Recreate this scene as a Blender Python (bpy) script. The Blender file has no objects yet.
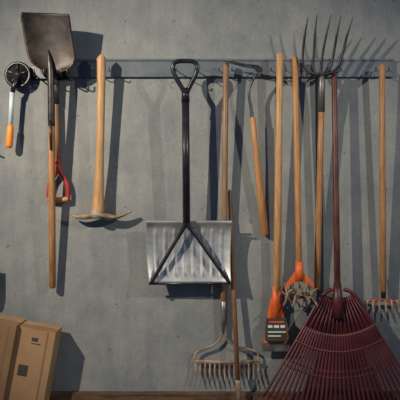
import bpy, math, random
from mathutils import Vector, Matrix
random.seed(4)
S=0.00575; D=3.0; ZC=1.36
TILT=0.0
def P(px,py,d=0.05):
    # wall coordinates (decimetre grid) -> world; TILT lets hung tools lean out at the top
    d=d+TILT*max(0.0,min(1.35,(230-py)/160))
    k=(D-d)/D
    return Vector(((px-200)*S*k,-d,ZC+(200-py)*S*k))
def R(px): return px*S
# ------------------------------------------------ materials
def newmat(name):
    m=bpy.data.materials.new(name); m.use_nodes=True
    nt=m.node_tree; b=nt.nodes['Principled BSDF']; return m,nt,b
def ramp(nt,fac,stops):
    r=nt.nodes.new('ShaderNodeValToRGB')
    e=r.color_ramp.elements
    while len(e)<len(stops): e.new(0.5)
    for i,(p,c) in enumerate(stops):
        e[i].position=p; e[i].color=(*c,1)
    nt.links.new(fac,r.inputs[0]); return r.outputs[0]
def noise(nt,scale,detail=5,map=(1,1,1),rough=0.55):
    tc=nt.nodes.new('ShaderNodeTexCoord'); mp=nt.nodes.new('ShaderNodeMapping')
    mp.inputs['Scale'].default_value=map
    n=nt.nodes.new('ShaderNodeTexNoise'); n.inputs['Scale'].default_value=scale
    n.inputs['Detail'].default_value=detail; n.inputs['Roughness'].default_value=rough
    nt.links.new(tc.outputs['Object'],mp.inputs[0]); nt.links.new(mp.outputs[0],n.inputs['Vector'])
    return n.outputs['Fac']
def bump(nt,b,h,strength,dist=0.01):
    bp=nt.nodes.new('ShaderNodeBump'); bp.inputs['Strength'].default_value=strength; bp.inputs['Distance'].default_value=dist
    nt.links.new(h,bp.inputs['Height']); nt.links.new(bp.outputs[0],b.inputs['Normal'])
def simple(name,a,c,scale=20,rough=0.5,metal=0.0,map=(1,1,1),lo=0.35,hi=0.65,bs=0.15):
    m,nt,b=newmat(name); n=noise(nt,scale,6,map)
    nt.links.new(ramp(nt,n,[(lo,a),(hi,c)]),b.inputs['Base Color'])
    b.inputs['Roughness'].default_value=rough; b.inputs['Metallic'].default_value=metal
    bump(nt,b,n,bs,0.003); return m
def wood(name,a,c): return simple(name,a,c,8,0.5,0,(9,9,1.0),0.3,0.7)
def mixm(nt,kind,f,a,b):
    x=nt.nodes.new('ShaderNodeMixRGB'); x.blend_type=kind
    if isinstance(f,float): x.inputs[0].default_value=f
    else: nt.links.new(f,x.inputs[0])
    for i,v in ((1,a),(2,b)):
        if isinstance(v,tuple): x.inputs[i].default_value=(*v,1)
        else: nt.links.new(v,x.inputs[i])
    return x.outputs[0]
def wallmat(name,dark,lite,speck=True):
    m,nt,b=newmat(name)
    n1=noise(nt,2.3,9,(1,1,1),0.64); n2=noise(nt,7,10,(1.2,1,0.85),0.74); n3=noise(nt,34,4,(1,1,1),0.6)
    base=ramp(nt,n1,[(0.34,dark),(0.5,tuple((p+q)/2 for p,q in zip(dark,lite))),(0.66,lite)])
    mott=ramp(nt,n2,[(0.33,(0.80,0.82,0.85)),(0.5,(0.98,0.98,0.98)),(0.66,(1.14,1.12,1.05))])
    c=mixm(nt,'MULTIPLY',1.0,base,mott)
    if speck:
        sp=ramp(nt,n3,[(0.65,(0,0,0)),(0.73,(1,1,1))]); c=mixm(nt,'MIX',sp,c,(0.36,0.345,0.305))
        n4=noise(nt,22,3,(1,1,1.3),0.6)
        dk=ramp(nt,n4,[(0.28,(0.38,0.38,0.38)),(0.36,(1,1,1))]); c=mixm(nt,'MULTIPLY',0.8,c,dk)
        n5=noise(nt,110,3,(1,1,1),0.6)
        gr=ramp(nt,n5,[(0.3,(0.88,0.88,0.88)),(0.7,(1.1,1.1,1.1))]); c=mixm(nt,'MULTIPLY',1.0,c,gr)
        n6=noise(nt,5,6,(3.2,1,0.35),0.6)
        st=ramp(nt,n6,[(0.3,(0.90,0.90,0.92)),(0.65,(1.05,1.05,1.03))]); c=mixm(nt,'MULTIPLY',1.0,c,st)
    nt.links.new(c,b.inputs['Base Color']); b.inputs['Roughness'].default_value=0.65
    bump(nt,b,n2,0.4,0.012); return m
M_wall=wallmat('painted_concrete',(0.19,0.20,0.202),(0.27,0.272,0.255))
M_rail=wallmat('rail_paint',(0.10,0.118,0.14),(0.145,0.165,0.185),False)
M_floor=simple('concrete_floor',(0.10,0.10,0.10),(0.2,0.19,0.18),6,0.8)
M_sill=simple('brown_board',(0.05,0.027,0.015),(0.15,0.075,0.036),10,0.7,0,(1,4,6))
M_woodA=wood('ash_wood',(0.26,0.11,0.035),(0.46,0.23,0.085))
M_woodB=wood('pale_wood',(0.38,0.185,0.07),(0.60,0.35,0.155))
M_woodC=wood('orange_wood',(0.33,0.135,0.04),(0.53,0.26,0.09))
M_woodD=wood('dark_wood',(0.14,0.06,0.027),(0.27,0.13,0.055))
M_woodE=wood('aged_wood',(0.18,0.092,0.044),(0.33,0.185,0.09))
M_black=simple('black_paint',(0.008,0.009,0.012),(0.02,0.02,0.025),20,0.3)
M_steelD=simple('rusty_dark_steel',(0.014,0.012,0.012),(0.075,0.052,0.038),14,0.45,0.5,(1,1,1),0.38,0.8)
M_steel=simple('grey_steel',(0.12,0.11,0.10),(0.30,0.28,0.25),18,0.45,0.7)
M_forksteel=simple('fork_steel',(0.03,0.028,0.028),(0.09,0.08,0.075),18,0.4,0.6)
M_rust=simple('rust_beige_steel',(0.18,0.10,0.055),(0.40,0.31,0.22),20,0.7,0.2)
M_alu=simple('aluminium',(0.36,0.36,0.35),(0.66,0.655,0.63),9,0.42,0.65,(1,1,2.0),0.3,0.7)
M_red=simple('red_paint',(0.30,0.02,0.015),(0.47,0.04,0.025),20,0.4)
M_orange=simple('orange_paint',(0.62,0.09,0.016),(0.78,0.15,0.03),20,0.45)
M_orange2=simple('orange_grip',(0.85,0.25,0.03),(0.9,0.33,0.05),20,0.5)
M_white=simple('pale_tube',(0.5,0.6,0.62),(0.7,0.75,0.75),20,0.4)
M_maroon=simple('maroon_plastic',(0.058,0.010,0.012),(0.10,0.017,0.020),9,0.45)
M_maroonH=simple('maroon_handle',(0.06,0.016,0.012),(0.14,0.045,0.03),9,0.45,0,(4,4,1))
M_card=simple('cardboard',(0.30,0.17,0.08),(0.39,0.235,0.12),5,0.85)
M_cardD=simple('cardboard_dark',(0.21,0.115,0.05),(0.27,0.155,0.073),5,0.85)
M_ink=simple('print_ink',(0.03,0.025,0.02),(0.06,0.05,0.04),5,0.8)
M_label=simple('white_print',(0.6,0.6,0.58),(0.75,0.75,0.72),5,0.6)
# ------------------------------------------------ mesh tools
class Tool:
    def __init__(s,name,at):
        s.e=bpy.data.objects.new(name,None); s.e.empty_display_size=0.05
        s.e.location=at; s.c=Vector(at); bpy.context.collection.objects.link(s.e)
    def mesh(s,name,vs,fs,mat,smooth=True,solid=0,sub=0,bevel=0):
        me=bpy.data.meshes.new(name)
        me.from_pydata([tuple(Vector(v)-s.c) for v in vs],[],fs); me.validate(); me.update()
        for p in me.polygons: p.use_smooth=smooth
        me.materials.append(mat)
        o=bpy.data.objects.new(name,me); bpy.context.collection.objects.link(o); o.parent=s.e
        import bmesh
        bm=bmesh.new(); bm.from_mesh(me); bmesh.ops.recalc_face_normals(bm,faces=bm.faces); bm.to_mesh(me); bm.free()
        if solid:
            q=o.modifiers.new('s','SOLIDIFY'); q.thickness=solid; q.offset=0
        if bevel:
            q=o.modifiers.new('b','BEVEL'); q.width=bevel; q.segments=2; q.limit_method='ANGLE'
        if sub:
            q=o.modifiers.new('ss','SUBSURF'); q.levels=sub; q.render_levels=sub
        return o
    def tube(s,name,pts,rad,mat,seg=14,curve=False,flat=1.0,n=None):
        pts=[Vector(p) for p in pts]
        if not hasattr(rad,'__len__'): rad=[rad]*len(pts)
        if curve:
            q=[];rr=[]
            L=len(pts)
            for i in range(L-1):
                p0=pts[max(i-1,0)];p1=pts[i];p2=pts[i+1];p3=pts[min(i+2,L-1)]
                for k in range(8):
                    t=k/8
                    q.append(0.5*((2*p1)+(p2-p0)*t+(2*p0-5*p1+4*p2-p3)*t*t+(3*p1-p0-3*p2+p3)*t**3))
                    rr.append(rad[i]*(1-t)+rad[i+1]*t)
            q.append(pts[-1]); rr.append(rad[-1]); pts=q; rad=rr
        vs=[];fs=[]
        T=(pts[1]-pts[0]).normalized()
        A=Vector((0,-1,0)) if n is None else Vector(n)
        if abs(T.dot(A))>0.95: A=Vector((0,0,1))
        U=(A-T*A.dot(T)).normalized()
        for i,p in enumerate(pts):
            if i==0: t=T
            elif i==len(pts)-1: t=(p-pts[i-1]).normalized()
            else: t=((p-pts[i-1]).normalized()+(pts[i+1]-p).normalized()).normalized()
            U=(U-t*U.dot(t)).normalized(); V=t.cross(U)
            for k in range(seg):
                a=2*math.pi*k/seg
                vs.append(p+U*math.cos(a)*rad[i]*flat+V*math.sin(a)*rad[i])
        for i in range(len(pts)-1):
            for k in range(seg):
                k2=(k+1)%seg
                fs.append((i*seg+k,i*seg+k2,(i+1)*seg+k2,(i+1)*seg+k))
        fs.append(tuple(range(seg))); fs.append(tuple((len(pts)-1)*seg+k for k in range(seg)))
        return s.mesh(name,vs,fs,mat)
    def grid(s,name,f,nu,nv,mat,solid=0.002,smooth=True):
        vs=[f(i/nu,j/nv) for j in range(nv+1) for i in range(nu+1)]
        fs=[(j*(nu+1)+i,j*(nu+1)+i+1,(j+1)*(nu+1)+i+1,(j+1)*(nu+1)+i) for j in range(nv) for i in range(nu)]
        return s.mesh(name,vs,fs,mat,smooth,solid)
    def plate(s,name,outline,th,mat,bevel=0.001):
        n=len(outline); vs=[Vector(v) for v in outline]+[Vector(v)+Vector((0,th,0)) for v in outline]
        fs=[tuple(range(n)),tuple(range(2*n-1,n-1,-1))]+[(i,(i+1)%n,n+(i+1)%n,n+i) for i in range(n)]
        return s.mesh(name,vs,fs,mat,False,0,0,bevel)
    def box(s,name,a,b,mat,bevel=0.002,rot=None,piv=None):
        x0,y0,z0=a;x1,y1,z1=b
        vs=[Vector(v) for v in ((x0,y0,z0),(x1,y0,z0),(x1,y1,z0),(x0,y1,z0),(x0,y0,z1),(x1,y0,z1),(x1,y1,z1),(x0,y1,z1))]
        if rot is not None: vs=[rot@(v-piv)+piv for v in vs]
        fs=[(0,3,2,1),(4,5,6,7),(0,1,5,4),(1,2,6,5),(2,3,7,6),(3,0,4,7)]
        return s.mesh(name,vs,fs,mat,False,0,0,bevel)
def handle(t,a,b,r0,r1,mat,name='handle'):
    a=Vector(a);b=Vector(b); e=(b-a).normalized()*0.006
    return t.tube(name,[a,a+e,a.lerp(b,.33),a.lerp(b,.66),b-e,b],[r0*.7,r0,r0*.97+r1*.03,r1,r1,r1*.65],mat,18)
def lerp(a,b,t): return a+(b-a)*t
def pw(tab,v):
    for i in range(len(tab)-1):
        if v<=tab[i+1][0]:
            t=(v-tab[i][0])/(tab[i+1][0]-tab[i][0]); return [lerp(x,y,t) for x,y in zip(tab[i][1:],tab[i+1][1:])]
    return list(tab[-1][1:])
# ------------------------------------------------ room
def room(name,a,b,mat):
    t=Tool.__new__(Tool); t.c=Vector((0,0,0)); t.e=None
    return t.box(name,a,b,mat,0)
room('wall_back',(-3.2,0,0),(3.2,0.15,2.9),M_wall)
room('floor',(-3.2,-4.2,-0.1),(3.2,0.15,0),M_floor)
bl=Tool.__new__(Tool); bl.c=Vector((0,0,0)); bl.e=None
bl.box('baseboard_back',(-3.2,-0.035,0.0),(3.2,-0.0005,0.262),M_sill,0.003)
# rail
rt=Tool('tool_rail',P(230,68,0.0))
a=P(62,77,0.02);b=P(393,59,0.02)
rt.box('rail_board',(a.x,-0.022,a.z),(b.x,-0.0005,b.z),M_rail,0.002)
rt.box('rail_lip',(a.x,-0.030,b.z-0.012),(b.x,-0.0225,b.z),M_rail,0.002)
for i,(x,dd) in enumerate([(93,.13),(109,.13),(176,.2),(196,.2),(219,.11),(232,.11),(256,.13),(271,.12),(286,.12),(302,.12),(313,.14),(327,.12),(341,.12),(376,.12),(389,.12)]):
    rt.tube('peg_%d'%i,[P(x,70,0.02),P(x,71,dd*.6),P(x,70,dd-.008),P(x,67,dd)],0.003,M_forksteel,8,True)
TILT=0.055
# ------------------------------------------------ square shovel (blade up)
t=Tool('square_shovel',P(51,130,0.09))
tab=[(0,21,69,13),(0.08,20.5,70,17),(0.5,24,73,40),(0.8,27.5,76,57),(0.9,31,74,64),(0.97,38,67,69),(1,44,60,72)]
def f(u,v):
    l,r,y=pw(tab,v); c=4*(u-.5)**2
    return P(lerp(l,r,u),y+(u-.5)*2,0.075+0.028*c*(1-0.3*v)+0.05*(1-v)**2*0.6)
t.grid('blade',f,20,26,M_steelD,0.003)
t.tube('socket',[P(48,50,0.08),P(50,64,0.088),P(51,78,0.09),P(51.5,126,0.085)],[0.006,0.016,0.019,0.0195],M_forksteel,16,True)
t.tube('strap',[P(50,120,0.105),P(51,150,0.104)],[0.008,0.006],M_forksteel,8)
handle(t,P(51.4,118,0.085),P(52.5,288,0.05),R(3.3),R(3.3),M_woodA)
# ------------------------------------------------ D-handle spade
TILT=0.0
t=Tool('d_handle_spade',P(57,130,0.04))
handle(t,P(56,82,0.035),P(57.5,166,0.035),R(2.6),R(2.8),M_woodD,'shaft')
tab2=[(0,40,66,36),(0.3,38,68,46),(0.8,40,68,72),(1,48,62,80)]
t.grid('blade',lambda u,v:P(lerp(pw(tab2,v)[0],pw(tab2,v)[1],u),pw(tab2,v)[2],0.04+0.02*4*(u-.5)**2),10,12,M_steelD,0.003)
t.tube('socket',[P(56,76,0.045),P(56,104,0.037)],R(3.2),M_forksteel,12)
t.tube('grip_yoke',[P(57.5,160,0.036),P(57,170,0.036),P(51,181,0.036),P(48.5,192,0.036),P(49,200,0.036)],[R(3),R(3),R(2.2),R(2),R(2)],M_red,10,True)
t.tube('grip_yoke_b',[P(57.5,163,0.036),P(60,171,0.036),P(66,182,0.036),P(68,192,0.036),P(67.5,200,0.036)],[R(2.6),R(2.6),R(2.2),R(2),R(2)],M_red,10,True)
t.tube('grip_bar',[P(48,199,0.036),P(58,200,0.036),P(68.5,199,0.036)],[R(2.5),R(2.9),R(2.5)],M_woodC,12,True)
t.tube('ferrule',[P(57.3,158,0.036),P(57.5,164,0.036)],R(3.1),M_red,12)
# ------------------------------------------------ measuring wheel
t=Tool('measuring_wheel',P(18,75,0.06))
c=P(18,75,0.055)
def ring(t,name,c,r,rr,mat,n=36):
    vs=[];fs=[];m=10
    for i in range(n):
        a=2*math.pi*i/n
        for k in range(m):
            b=2*math.pi*k/m
            q=r+rr*math.cos(b)
            vs.append(c+Vector((q*math.cos(a),rr*math.sin(b),q*math.sin(a))))
    for i in range(n):
        for k in range(m):
            fs.append((i*m+k,((i+1)%n)*m+k,((i+1)%n)*m+(k+1)%m,i*m+(k+1)%m))
    return t.mesh(name,vs,fs,mat)
ring(t,'tyre',c,R(11.5),R(1.8),M_black)
t.tube('disc',[c+Vector((0,0.006,0)),c+Vector((0,-0.006,0))],[R(10.8),R(10.8)],M_black,36)
t.tube('hub',[c+Vector((0,0.012,0)),c+Vector((0,-0.022,0))],[R(3.6),R(3.2)],M_steelD,20)
for i in range(5):
    a=i*2*math.pi/5+.3; d=Vector((math.cos(a),0,math.sin(a)))
    t.tube('spoke_%d'%i,[c+d*R(3)+Vector((0,-0.01,0)),c+d*R(11)+Vector((0,-0.008,0))],R(1.1),M_steel if i==2 else M_forksteel,8)
t.tube('fork',[P(19,75,0.085),P(14,86,0.085),P(12.5,92,0.08)],[R(1.8),R(2.2),R(2.6)],M_black,10)
t.tube('upper_shaft',[P(12.3,90,0.078),P(10.5,126,0.07)],R(2.3),M_white,14)
t.tube('grip',[P(10.5,125,0.07),P(10.4,128,0.07),P(9.2,145,0.066),P(9.0,148,0.066)],[R(2.4),R(3.2),R(3.4),R(2.2)],M_orange2,14)
# wall bracket
t=Tool('wall_hook_bracket',P(52,70,0.02))
a=P(30,79,0.02);b=P(69,66,0.02)
t.box('plate',(a.x,-0.022,a.z),(b.x,-0.0005,b.z),M_black,0.003)
for i,x in enumerate((34,44,61,67)):
    t.tube('hook_%d'%i,[P(x,74,0.02),P(x,76,0.12),P(x,74,0.165),P(x,69,0.17)],0.0042,M_black,8,True)
t.tube('bolt',[P(67,74,0.02),P(67,74,0.045)],R(3),M_steelD,6)
# ------------------------------------------------ pickaxe
TILT=0.05
t=Tool('pickaxe',P(99,140,0.06))
t.tube('handle',[P(101.5,59,0.06),P(101.5,61,0.06),P(101,100,0.06),P(100,150,0.06),P(99,185,0.06),P(98.3,203,0.06),P(98,213,0.06),P(98,216,0.06)],
       [R(3.4),R(4.4),R(3.9),R(3.8),R(4.6),R(5.8),R(6.2),R(5.8)],M_woodB,18,True,0.8)
t.tube('pick_point',[P(98,214,0.06),P(84,216.8,0.06),P(76,216.6,0.06),P(69,213.5,0.06)],[R(3.8),R(2.6),R(1.8),R(0.5)],M_rust,12,True)
t.tube('mattock_blade',[P(98,214,0.06),P(113,217.0,0.06),P(122,215.5,0.06),P(131.5,211,0.06)],[R(3.8),R(2.3),R(1.6),R(0.8)],M_rust,12,True,2.0)
t.tube('eye',[P(98,209.5,0.06),P(98,218.5,0.06)],[R(7.0),R(6.0)],M_rust,18)
# ------------------------------------------------ snow shovel
t=Tool('snow_shovel',P(186,180,0.13))
B=0.045
def bl_(u,v):
    x=lerp(146.5-1.5*math.sin(math.pi*v)+3*v,232-1*math.sin(math.pi*v)-1*v,u)
    y=lerp(221.5,283,v)
    rib=0.006*max(0,math.cos((u*9)*2*math.pi))**1.2 if 0.05<u<0.95 else 0
    rib*=max(0,min(1,(v-.1)/.06,(.9-v)/.06))
    return P(x,y,B+0.03+0.05*(v-0.45)**2*2+rib+ (0.02*(1-v/0.08) if v<0.08 else 0)+0.02*(2*abs(u-.5))**6)
t.grid('scoop_blade',bl_,132,30,M_alu,0.003)
t.tube('top_roll',[P(147,222,B+0.06),P(189,222,B+0.06),P(232,221.5,B+0.06)],R(1.2),M_alu,8)
t.tube('wear_edge',[P(149,283.5,B+0.06),P(190,284,B+0.06),P(231,283,B+0.06)],R(1.3),M_black,8)
t.tube('shaft',[P(185.5,92,B+0.085),P(186.5,222,B+0.09)],R(3.6),M_black,18)
t.tube('shaft_rib',[P(184,100,B+0.099),P(185,220,B+0.104)],R(1.2),M_black,8)
for n_,xs in (('brace_a',[(186,214),(185,225),(178,237),(165,259),(153,280),(150,284)]),('brace_b',[(187,214),(188,225),(197,237),(211,257),(226,278),(230,283)])):
    t.tube(n_,[P(x,y,B+lerp(0.095,0.072,i/5)) for i,(x,y) in enumerate(xs)],[R(2.4)]*2+[R(1.9)]*3+[R(1.5)],M_black,12,True)
t.tube('d_grip',[P(x,y,B+0.085) for x,y in ((185.5,96),(182,88),(175,76),(172.8,67),(176,62),(185,61),(194,62),(197.2,67),(195,76),(189,88),(185.8,96))],[R(2.2)]*11,M_black,12,True)
t.tube('grip_collar',[P(185.5,88,B+0.085),P(185.5,102,B+0.085)],[R(3.2),R(4.1)],M_black,16)
# ------------------------------------------------ bow rake
t=Tool('bow_rake',P(224,220,0.05))
handle(t,P(226,62,0.04),P(223.5,302,0.035),R(2.8),R(3.0),M_woodE)
t.tube('ferrule',[P(223.6,290,0.035),P(223.4,318,0.035),P(223.2,334,0.035)],[R(3.2),R(2.7),R(1.5)],M_steel,12)
for sg,nm in ((-1,'bow_left'),(1,'bow_right')):
    ex=195 if sg<0 else 258
    t.tube(nm,[P(223.3,322,0.035),P(223.5+sg*2,336,0.035),P(223.5+sg*10,345,0.035),P(lerp(226,ex,0.85),350.5,0.035),P(ex,355,0.035),P(ex,361,0.035)],R(1.1),M_rust,8,True)
t.tube('head_bar',[P(194,361,0.035),P(227,362.5,0.035),P(260,361,0.035)],R(1.7),M_rust,8)
for i in range(14):
    x=lerp(195.5,258.5,i/13)
    t.tube('tine_%d'%i,[P(x,362,0.035),P(x,370,0.045),P(x,380,0.065)],[R(1.1),R(0.95),R(0.4)],M_rust,8,True)
# ------------------------------------------------ wooden pole
TILT=0.0
t=Tool('wooden_pole',P(234,300,0.08))
t.tube('shaft',[P(229.6,190,0.018),P(229.8,193,0.019),P(234,300,0.06),P(238.2,388,0.095)],[R(1.4),R(2.1),R(2.3),R(2.3)],M_woodD,14)
t.tube('metal_tip',[P(237.8,380,0.093),P(238.5,394,0.097),P(239,404,0.10)],[R(2.7),R(2.5),R(1.2)],M_rust,12)
# ------------------------------------------------ weeding hoe
TILT=0.05
t=Tool('weeding_hoe',P(257,150,0.06))
handle(t,P(252.3,117,0.06),P(265,235,0.035),R(2.8),R(3.6),M_woodC)
t.tube('neck',[P(252.6,122,0.06),P(251,108,0.06),P(249,95,0.062),P(251,84,0.065),P(257,74,0.07),P(259,68,0.075)],[R(2.4),R(1.6),R(1.3),R(1.2),R(1.2),R(1.3)],M_forksteel,10,True)
t.plate('blade',[P(x,y,0.08) for x,y in ((219,60.5),(228,60.5),(245,63.5),(258,65),(263,68),(258,69.5),(243,66.8),(228,62.8))],0.004,M_forksteel)
t.plate('blade_lip',[P(253,66.5,0.085),P(262,67,0.085),P(263,71,0.085),P(258,72.5,0.085)],0.01,M_forksteel)
# ------------------------------------------------ ice scraper
t=Tool('ice_scraper',P(278,200,0.06))
handle(t,P(280,53,0.06),P(276.5,296,0.06),R(3.2),R(3.5),M_woodB)
t.tube('socket',[P(276.8,286,0.06),P(276.5,300,0.06),P(276,322,0.055)],[R(4.2),R(4.8),R(5.2)],M_orange,16,False,0.8)
tb=[(0,271,281,298),(0.25,268.5,284,310),(0.6,265.5,287.5,330),(1,263,290,348)]
t.grid('blade',lambda u,v:P(lerp(pw(tb,v)[0],pw(tb,v)[1],u),pw(tb,v)[2],0.052+0.01*(1-4*(u-.5)**2)*(1-v)),8,14,M_orange,0.006)
t.plate('steel_edge',[P(262.8,343,0.058),P(290.2,343,0.058),P(291,351.5,0.058),P(262,351.5,0.058)],0.008,M_steel)
t.plate('label',[P(266.5,319,0.086),P(286,319,0.086),P(287.5,341,0.086),P(265.3,341,0.086)],0.027,M_ink)
for i,(x0,x1,y,h) in enumerate([(269,284,322,.7),(268,272.5,326.5,1.3),(274,279,326.5,1.3),(280.5,285,326.5,1.3),(268,286,332,.6),(268,281,336,.6)]):
    t.plate('label_print_%d'%i,[P(x0,y-h,0.0875),P(x1,y-h,0.0875),P(x1,y+h,0.0875),P(x0,y+h,0.0875)],0.001,M_orange if i==0 else M_label,0)
# ------------------------------------------------ rotary cultivator
TILT=0.0
t=Tool('rotary_cultivator',P(297,180,0.09))
handle(t,P(295,57,0.10),P(299.3,276,0.13),R(2.9),R(2.9),M_woodC)
t.tube('socket',[P(299,262,0.128),P(299.4,280,0.13)],[R(3.6),R(4.4)],M_orange,14)
t.plate('yoke',[P(x,y,0.136) for x,y in ((295,272),(303,272),(310,279),(314,284),(314,289),(310,285),(299,281),(290,285),(286,290),(286,284),(291,278))],0.012,M_orange,0.002)
t.tube('axle',[P(286,295,0.13),P(314,295,0.13)],R(1.2),M_steel,8)
for w in range(4):
    x=287.5+w*8; c=P(x,295,0.13)
    t.tube('wheel_hub_%d'%w,[c+Vector((-0.006,0,0)),c+Vector((0.006,0,0))],R(3.2),M_rust,10)
    for k in range(8):
        a=k*2*math.pi/8+w*.5
        d=Vector((0,math.cos(a),math.sin(a))); e=Vector((0,-math.sin(a),math.cos(a)))
        sx=Vector((0.009 if k%2 else -0.009,0,0))
        t.tube('tooth_%d_%d'%(w,k),[c+d*0.008,c+d*0.035+sx,c+d*0.055+e*0.006+sx*2.0,c+d*0.072+e*0.012+sx*2.4],[0.007,0.0075,0.006,0.001],M_rust,6,True)
# ------------------------------------------------ manure fork
TILT=0.05
t=Tool('manure_fork',P(320,150,0.08))
handle(t,P(321.5,104,0.06),P(317,290,0.03),R(2.9),R(3.1),M_woodA)
t.tube('socket',[P(321.8,72,0.075),P(321.6,85,0.07),P(321.3,112,0.058)],[R(2.2),R(3.2),R(3.5)],M_steel,14)
tips=[(308,17),(317,15),(331,15),(341,16),(353,17)]
bx=[311,316,321,326,331]
for i,((x,y),q) in enumerate(zip(tips,bx)):
    cx=[302,313,322,333,342][i]
    t.tube('tine_%d'%i,[P(321.5,76,0.075),P(q,74-abs(i-2)*.5,0.078),P(lerp(q,cx,.75)-0.5,66,0.085),P(cx+1,52,0.10),P(lerp(cx,x,.5),34,0.13),P(x,y,0.155)],[R(1.8),R(1.6),R(1.35),R(1.25),R(1.1),R(0.4)],M_forksteel,8,True)
t.tube('shoulder_bar',[P(309,72,0.08),P(321,75,0.078),P(333,72,0.08)],R(1.9),M_forksteel,10,True)
# ------------------------------------------------ leaf rake
TILT=0.03
t=Tool('leaf_rake',P(336,200,0.10))
handle(t,P(334,70,0.07),P(337.5,292,0.11),R(2.6),R(3.0),M_maroonH)
t.tube('socket',[P(337.3,283,0.10),P(337.6,300,0.112),P(338,318,0.112)],[R(3.6),R(5.2),R(5.5)],M_maroon,16)
AP=(338,268)
def fan(ang,r,d):
    a=math.radians(ang); return P(AP[0]+math.sin(a)*r,AP[1]+math.cos(a)*r,d)
A0,A1=-29,31
t.grid('fan_plate',lambda u,v:fan(lerp(A0,A1,u),lerp(30,80,v)+4*math.sin(math.pi*u)*v,0.10+0.02*v+0.003*math.cos(u*2*math.pi*14)),112,12,M_maroon,0.004)
NT=31
for i in range(NT):
    u=i/(NT-1); a=lerp(A0-1,A1+1,u)
    t.tube('tine_%d'%i,[fan(a,66,0.122),fan(a,100,0.135),fan(a,136,0.15),fan(a,144,0.145),fan(a,149,0.125)],[R(1.5),R(1.35),R(1.35),R(1.2),R(.7)],M_maroon,8,True)
    if i%2==0: t.tube('rib_%d'%i,[fan(a*.9,34,0.108),fan(a,78,0.128)],[R(.7),R(1.2)],M_maroon,6)
for j,r in enumerate((84,104,110)):
    t.tube('cross_band_%d'%j,[fan(lerp(A0-1.5,A1+1.5,k/24),r,0.128+0.0003*(r-80)) for k in range(25)],R(1.5 if j==0 else 1.1),M_maroon,8)
for k,(aa) in enumerate((A0-1,A1+1)):
    t.tube('edge_rib_%d'%k,[fan(aa*.5,22,0.104),fan(aa,34,0.108),fan(aa,78,0.125)],[R(2),R(1.8),R(1.6)],M_maroon,8,True)
# ------------------------------------------------ hand cultivator on right
TILT=0.05
t=Tool('hand_cultivator',P(383,180,0.06))
handle(t,P(382,64,0.06),P(383.2,292,0.05),R(2.8),R(3.0),M_woodA)
t.tube('ferrule',[P(383,276,0.05),P(383.3,298,0.05)],[R(3.3),R(2.4)],M_forksteel,12)
t.tube('head_bar',[P(366,301,0.053),P(383,300,0.05),P(399,302,0.053)],R(1.3),M_red,8,True)
for i in range(6):
    x=lerp(366.5,398.5,i/5)
    t.tube('tine_%d'%i,[P(lerp(x,383,.1),300,0.051),P(x,305,0.07),P(x+1,313,0.08)],[R(1.3),R(1.2),R(.5)],M_rust,8,True)
# ------------------------------------------------ unseen spade, added past the left edge to cast its shadow into frame
TILT=0.0
t=Tool('added_shadow_spade',P(-14,220,0.06))
handle(t,P(-14,140,0.05),P(-13,272,0.04),R(3),R(3),M_woodA)
t.tube('wall_peg',[P(-9,150,0.0),P(-9,150,0.03),P(-9,148,0.09)],0.005,M_forksteel,8,True)
t.grid('blade',lambda u,v:P(lerp(-30,-1,u)+(u-.5)*-14*max(0,v-.7),lerp(268,312,v)-8*4*(u-.5)**2*v,0.035+0.012*4*(u-.5)**2),10,14,M_forksteel,0.003)
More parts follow.
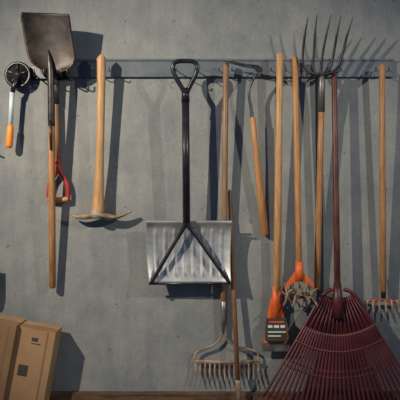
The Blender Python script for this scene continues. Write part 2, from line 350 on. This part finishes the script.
# ------------------------------------------------ cardboard boxes
def carton(name,px0,px1,ptop,yb,yf,tilt,mat):
    x0=P(px0,0,yf).x;x1=P(px1,0,yf).x; zt=P(0,ptop,yf).z
    t=Tool(name,((x0+x1)/2,-(yb+yf)/2,0.0))
    piv=Vector((x1,-yb,0)); rot=Matrix.Rotation(tilt,3,'Y')
    def bx(n,a,b,m,bv=0.002): return t.box(n,a,b,m,bv,rot,piv)
    bx('body',(x0,-yf,0.002),(x1,-yb,zt),mat)
    g=0.004
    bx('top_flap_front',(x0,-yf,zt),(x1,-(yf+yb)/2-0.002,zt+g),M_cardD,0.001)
    bx('top_flap_rear',(x0,-(yf+yb)/2+0.002,zt),(x1,-yb,zt+g),M_card,0.001)
    bx('seam_edge',(x1-0.045,-yf-0.002,0.01),(x1-0.038,-yf,zt-0.003),M_cardD,0)
    w=x1-x0
    bx('print_mark_a',(x0+w*.42,-yf-0.0012,zt-0.065),(x0+w*.58,-yf,zt-0.045),M_ink,0)
    bx('print_mark_b',(x0+w*.42,-yf-0.0012,zt-0.080),(x0+w*.66,-yf,zt-0.075),M_ink,0)
    bx('print_mark_c',(x0+w*.2,-yf-0.0012,zt-0.26),(x0+w*.45,-yf,zt-0.20),M_ink,0)
    mz=min(v.co.z for o in t.e.children for v in o.data.vertices)
    t.e.location.z=-mz+0.001
    return t
carton('cardboard_box',-4,35,331,0.05,0.18,math.radians(10),M_card)
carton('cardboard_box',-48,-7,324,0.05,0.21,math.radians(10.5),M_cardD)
# ------------------------------------------------ lights
def lamp(name,kind,loc,target,power,size,col):
    l=bpy.data.lights.new(name,kind); l.energy=power; l.color=col
    l.shadow_soft_size=size/2; l.spot_size=math.radians(70); l.spot_blend=1.0
    o=bpy.data.objects.new(name,l); o.location=loc
    o.rotation_euler=(Vector(target)-Vector(loc)).to_track_quat('-Z','Y').to_euler()
    bpy.context.collection.objects.link(o)
lamp('ceiling_lamp_warm','SPOT',(-2.1,-2.2,2.8),(0.05,0,1.2),450,0.04,(1.0,0.90,0.73))
lamp('ceiling_lamp_cool','SPOT',(2.1,-2.2,2.6),(-0.1,0,1.2),125,0.05,(1.0,0.95,0.86))
w=bpy.data.worlds.new('world'); bpy.context.scene.world=w; w.use_nodes=True
w.node_tree.nodes['Background'].inputs[0].default_value=(0.34,0.56,1,1)
w.node_tree.nodes['Background'].inputs[1].default_value=0.20
cam=bpy.data.cameras.new('camera'); co=bpy.data.objects.new('camera',cam); bpy.context.collection.objects.link(co)
co.location=(0,-D,ZC); co.rotation_euler=(math.radians(90),0,0)
cam.sensor_width=36; cam.lens=36*D/(400*S)
bpy.context.scene.camera=co
bpy.context.scene.view_settings.view_transform='Standard'
